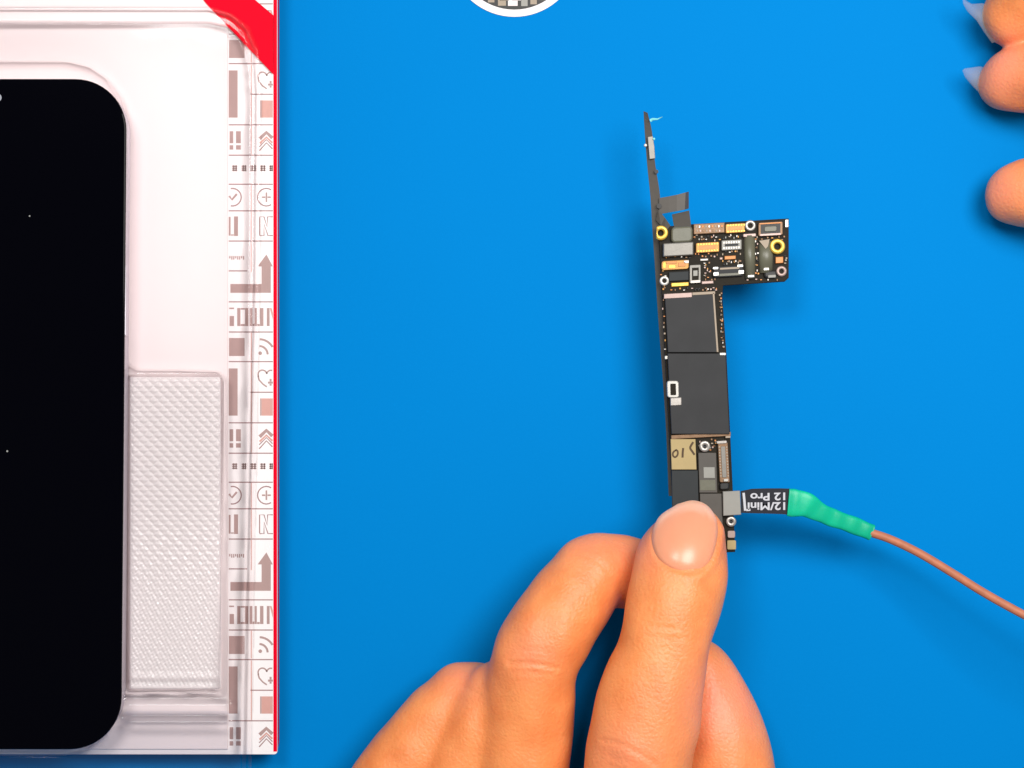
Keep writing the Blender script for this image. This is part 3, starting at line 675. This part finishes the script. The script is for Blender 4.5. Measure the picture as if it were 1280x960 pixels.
def build_hand(name, fingers, palm, box, h, label, adjust, creases, flush_spots, base):
    ax = [np.arange(box[q][0], box[q][1], h) for q in range(3)]
    f = None
    for rows, fz, k in fingers:
        g = chain_field(ax, chain(rows), fz); f = g if f is None else smin(f, g, k)
    for rows, fz, k in palm:
        f = smin(f, chain_field(ax, chain(rows), fz), k)
    V, Q = surface_nets(f, ax); V = relax(V, Q, 3)
    N = vnormals(V, Q); q = proj(V); up = sstep((N[:, 2] - 0.1) / 0.5); d = np.zeros(len(V))
    for pts, depth, sig, zmin in creases:
        dd = line_d(q, cr(pts, 6)); d += np.where(V[:, 2] > zmin, -depth * np.exp(-(dd / sig) ** 2) + 0.35 * depth * np.exp(-((dd - 2.6 * sig) / (1.2 * sig)) ** 2), 0) * up
    if adjust: d += adjust(q, V, N)
    rs = np.random.RandomState(5)
    for _ in range(14):                                # soft unevenness of flesh over bone
        kv = rs.normal(0, 1, 3); kv *= rs.uniform(0.25, 0.9) / np.linalg.norm(kv); d += 0.045 * np.sin(V @ kv + rs.uniform(0, 6.3))
    V = V + N * d[:, None]
    o = mesh(name, V, Q, M['skin'], None, True, origin=np.array(base, float))
    fl = np.zeros(len(V))
    for x, y, r, a in flush_spots: fl += a * np.exp(-((q[:, 0] - x) ** 2 + (q[:, 1] - y) ** 2) / r ** 2)
    at = o.data.attributes.new('flush', 'FLOAT', 'POINT'); at.data.foreach_set('value', np.clip(fl, 0, 1).astype(np.float32))
    tag(o, label, 'hand'); return o

thumb = [(863, 675, 33.5, 45.5), (858, 687, 34.2, 51), (852, 702, 35.2, 57), (847, 735, 36.6, 60), (834, 787, 39, 57.5), (826, 825, 40, 58.5), (815, 862, 40.5, 64),
         (807, 900, 41, 66.5), (800, 937, 41.5, 67.5), (796, 975, 41, 69), (794, 1030, 38, 74), (800, 1110, 33, 84)]
index = [(846, 724, 17.5, 36), (822, 722, 18.2, 41), (792, 717, 20, 44), (764, 713, 22.5, 46), (741, 716, 25, 48), (725, 735, 26.5, 51), (708, 759, 28, 53), (689, 788, 29.5, 55), (672, 818, 30, 55.5),
         (664, 848, 29.6, 56), (661, 880, 29, 58), (656, 920, 28.5, 59.5), (650, 965, 28, 61), (645, 1030, 26.5, 64), (660, 1110, 25, 72)]
middle = [(668, 900, 15, 34), (650, 876, 18, 40), (628, 866, 21.5, 42), (612, 885, 22.5, 45), (596, 920, 22.5, 50), (578, 965, 22, 55), (565, 1030, 21.5, 60), (600, 1120, 21, 70)]
ringf = [(640, 905, 10, 34), (610, 874, 13, 38), (581, 868, 15.5, 40), (560, 888, 16.5, 44), (538, 912, 17, 48), (508, 957, 17.5, 53), (486, 1000, 17.5, 58), (490, 1090, 17.5, 70)]
curled = [(868, 842, 12, 34), (876, 838, 12.5, 38), (886, 868, 13, 47), (897, 910, 13.5, 57), (905, 952, 14, 62), (908, 1000, 15, 65), (900, 1060, 17, 72), (860, 1130, 20, 84)]
thumb = [(x, y, z + K, r) for x, y, z, r in thumb]; index = [(x, y, z + K + 0.6, r) for x, y, z, r in index]
middle = [(x, y, z - 7, r) for x, y, z, r in middle]; ringf = [(x, y, max(z - 5, 7), r) for x, y, z, r in ringf]
nail_o = cr([(847, 630), (866, 625.5), (883, 631), (894, 645), (897.5, 662), (894, 685), (886, 705), (871, 717), (850, 715.5), (831, 707), (819, 692), (815, 670), (824, 646), (847, 630)], 5)[:-1]
def thumb_adjust(q, V, N):
    sd = poly_sd(q, nail_o); m = (V[:, 2] > 21) * sstep((N[:, 2] - 0.0) / 0.4)
    lat = sstep((q[:, 1] - 640) / 25)                  # skin folds hug the nail at its base and sides, not at the free edge
    return m * (-0.34 * sstep(0.5 - sd / 9.0) + lat * (0.12 + 0.25 * sstep((q[:, 0] - 862) / 25)) * np.exp(-((sd - 5) / 5.0) ** 2))
palm = [([(800, 1120, 22, 100), (780, 1200, 22, 140), (790, 1300, 23, 150), (800, 1400, 23, 125), (810, 1520, 24, 118)], 1.35, 9.0), ([(600, 1110, 15, 80), (690, 1190, 19, 110)], 1.3, 9.0)]
hand = build_hand('hand', [(ringf, 1.0, 1.0), (middle, 1.0, 1.6), (index, 1.06, 1.6), (curled, 1.0, 1.5), (thumb, 1.2, 0.8)], palm,
    ((-50, 75), (-185, -24), (-2, 66)), 0.62, 'hand pinching the circuit board between thumb and bent forefinger', thumb_adjust,
    [([(636, 829), (660, 829), (682, 832), (698, 836)], 0.38, 1.9, 10), ([(640, 838), (664, 840), (692, 844)], 0.15, 1.6, 10), ([(648, 812), (668, 812), (690, 816)], 0.12, 1.6, 10),
     ([(800, 776), (820, 783), (850, 786)], 0.14, 1.8, 20), ([(806, 794), (836, 799), (864, 797)], 0.10, 1.8, 20), ([(752, 925), (775, 930), (800, 942), (820, 955)], 0.3, 2.0, 20), ([(760, 945), (785, 953), (805, 963)], 0.15, 2, 20),
     ([(722, 690), (745, 700), (762, 716)], 0.1, 2, 10), ([(560, 850), (580, 858), (600, 870)], 0.12, 2, 5)],
    [(862, 660, 45, 0.55), (665, 812, 36, 0.5), (740, 685, 40, 0.45), (580, 850, 36, 0.5), (910, 880, 60, 0.9), (780, 945, 50, 0.5), (800, 690, 30, 0.5)], P(800, 1120, 8))
# thumb nail laid on the finger along the view of the thumb's back
def chain_sdf(p, ch, fz):
    d = np.full(len(p), 1e9)
    for c, r in zip(*ch):
        v = p - c; d = np.minimum(d, np.sqrt(v[:, 0] ** 2 + v[:, 1] ** 2 + (v[:, 2] * fz) ** 2) - r)
    return d
def nail_plate(outline, rows, fz, mt, parent, lift=0.02, rings=9):
    ch = chain(rows); n = len(outline); c = outline.mean(0); pts = [c]
    for k in range(1, rings + 1): pts += list(c + (outline - c) * (k / rings))
    pts = np.array(pts); z = np.full(len(pts), 60.0)
    for _ in range(60):
        p = np.stack([(pts[:, 0] - 640) * (H - z) / F, -(pts[:, 1] - 480) * (H - z) / F, z], 1); z = z - 0.6 * chain_sdf(p, ch, fz)
    rr = np.concatenate([[0], np.repeat(np.arange(1, rings + 1) / rings, n)])
    u = (pts - c) / 45.0; B = np.stack([np.ones(len(u)), u[:, 0], u[:, 1], u[:, 0] ** 2, u[:, 0] * u[:, 1], u[:, 1] ** 2, u[:, 0] ** 4], 1)
    sel = (rr < 0.8) & (pts[:, 1] > 645); z = B @ np.linalg.lstsq(B[sel], z[sel], rcond=None)[0]   # a smooth plate fitted to the back of the finger
    z = z + lift - 0.28 * sstep((rr - 0.8) / 0.2) * sstep((pts[:, 1] - 640) / 20)
    V = np.stack([(pts[:, 0] - 640) * (H - z) / F, -(pts[:, 1] - 480) * (H - z) / F, z], 1)
    V = np.concatenate([V, V - np.array([0, 0, 0.5])]); o2 = len(pts); Fc = []
    for b, fl in ((0, False), (o2, True)):
        for i in range(n):
            j = (i + 1) % n; t = [[b, b + 1 + i, b + 1 + j]]
            for k in range(rings - 1): t.append([b + 1 + k * n + i, b + 1 + (k + 1) * n + i, b + 1 + (k + 1) * n + j, b + 1 + k * n + j])
            Fc += [x[::-1] for x in t] if not fl else t
    e = 1 + (rings - 1) * n
    for i in range(n): j = (i + 1) % n; Fc.append([e + i, e + j, o2 + e + j, o2 + e + i][::-1])
    o = mesh('fingernail', V, Fc, M[mt], parent, True)
    import bmesh
    bm = bmesh.new(); bm.from_mesh(o.data); bmesh.ops.recalc_face_normals(bm, faces=bm.faces); bm.to_mesh(o.data); bm.free()
    return o
np_ = nail_plate(nail_o, thumb, 1.2, 'nail', hand)
wv = np.array([v.co[:] for v in np_.data.vertices]) / S + WL[np_.name]; qv = proj(wv)
nt = M['nail'].node_tree; bs = nt.nodes['Principled BSDF']; src = bs.inputs['Base Color'].links[0].from_socket
at = np_.data.attributes.new('free_edge', 'FLOAT', 'POINT')
at.data.foreach_set('value', (sstep((641 + 0.012 * (qv[:, 0] - 862) ** 2 - qv[:, 1]) / 7)).astype(np.float32))
an = nt.nodes.new('ShaderNodeAttribute'); an.attribute_name = 'free_edge'; mxn = nt.nodes.new('ShaderNodeMix'); mxn.data_type = 'RGBA'
mxn.inputs[7].default_value = (0.95, 0.47, 0.32, 1); nt.links.new(an.outputs['Fac'], mxn.inputs[0]); nt.links.new(src, mxn.inputs[6]); nt.links.new(mxn.outputs[2], bs.inputs['Base Color'])

f1 = [(1266, 22, 9, 37), (1276, 10, 10, 42), (1310, -30, 15, 47), (1370, -60, 22, 55), (1450, -40, 26, 66)]
f2 = [(1257, 104, 7.2, 34), (1270, 99, 8.4, 41), (1310, 92, 12, 46), (1370, 70, 19, 54), (1450, 60, 24, 66)]
f3 = [(1268, 244, 7.4, 37), (1284, 241, 8.6, 43), (1330, 240, 11.5, 48), (1390, 220, 18, 58), (1460, 170, 24, 72)]
hand2 = build_hand('hand', [(f1, 1.0, 1), (f2, 1.0, 1.2), (f3, 1.05, 1)], [([(1450, 60, 26, 80), (1520, 100, 27, 120), (1620, 110, 28, 130), (1760, 110, 30, 110)], 1.4, 8.0)],
    ((96, 195), (10, 110), (0, 58)), 0.7, 'hand with fingertips and long pale nails reaching in above the mat', None,
    [([(1296, 60), (1300, 90), (1298, 130)], 0.12, 2, 15)], [(1240, 100, 40, 0.8), (1240, 240, 45, 0.9), (1262, 60, 30, 0.6)], P(1500, 110, 6))
def long_nail(outline, z, parent):
    o = np.array(outline, float); c = o.mean(0); n = len(o); V = [P(*c, z + 0.5)] + [P(*q, z) for q in o] + [P(*q, z - 0.4) for q in o]; Fc = []
    for i in range(n):
        j = (i + 1) % n; Fc += [[0, 1 + j, 1 + i], [1 + i, 1 + j, 1 + n + j, 1 + n + i]]
    Fc.append([1 + n + i for i in range(n)])
    return mesh('fingernail', V, Fc, M['ntip'], parent, True)
long_nail([(1203, 88), (1206, 85.5), (1214, 84.5), (1224, 83), (1240, 86), (1252, 104), (1250, 126), (1240, 131), (1228, 120), (1215, 107), (1206, 96)], 7.0, hand2)
long_nail([(1203, -4), (1208, 1), (1215, 5), (1228, 4), (1246, 10), (1254, 30), (1250, 50), (1240, 54), (1230, 40), (1221, 26), (1209, 14), (1204, 5)], 9, hand2)
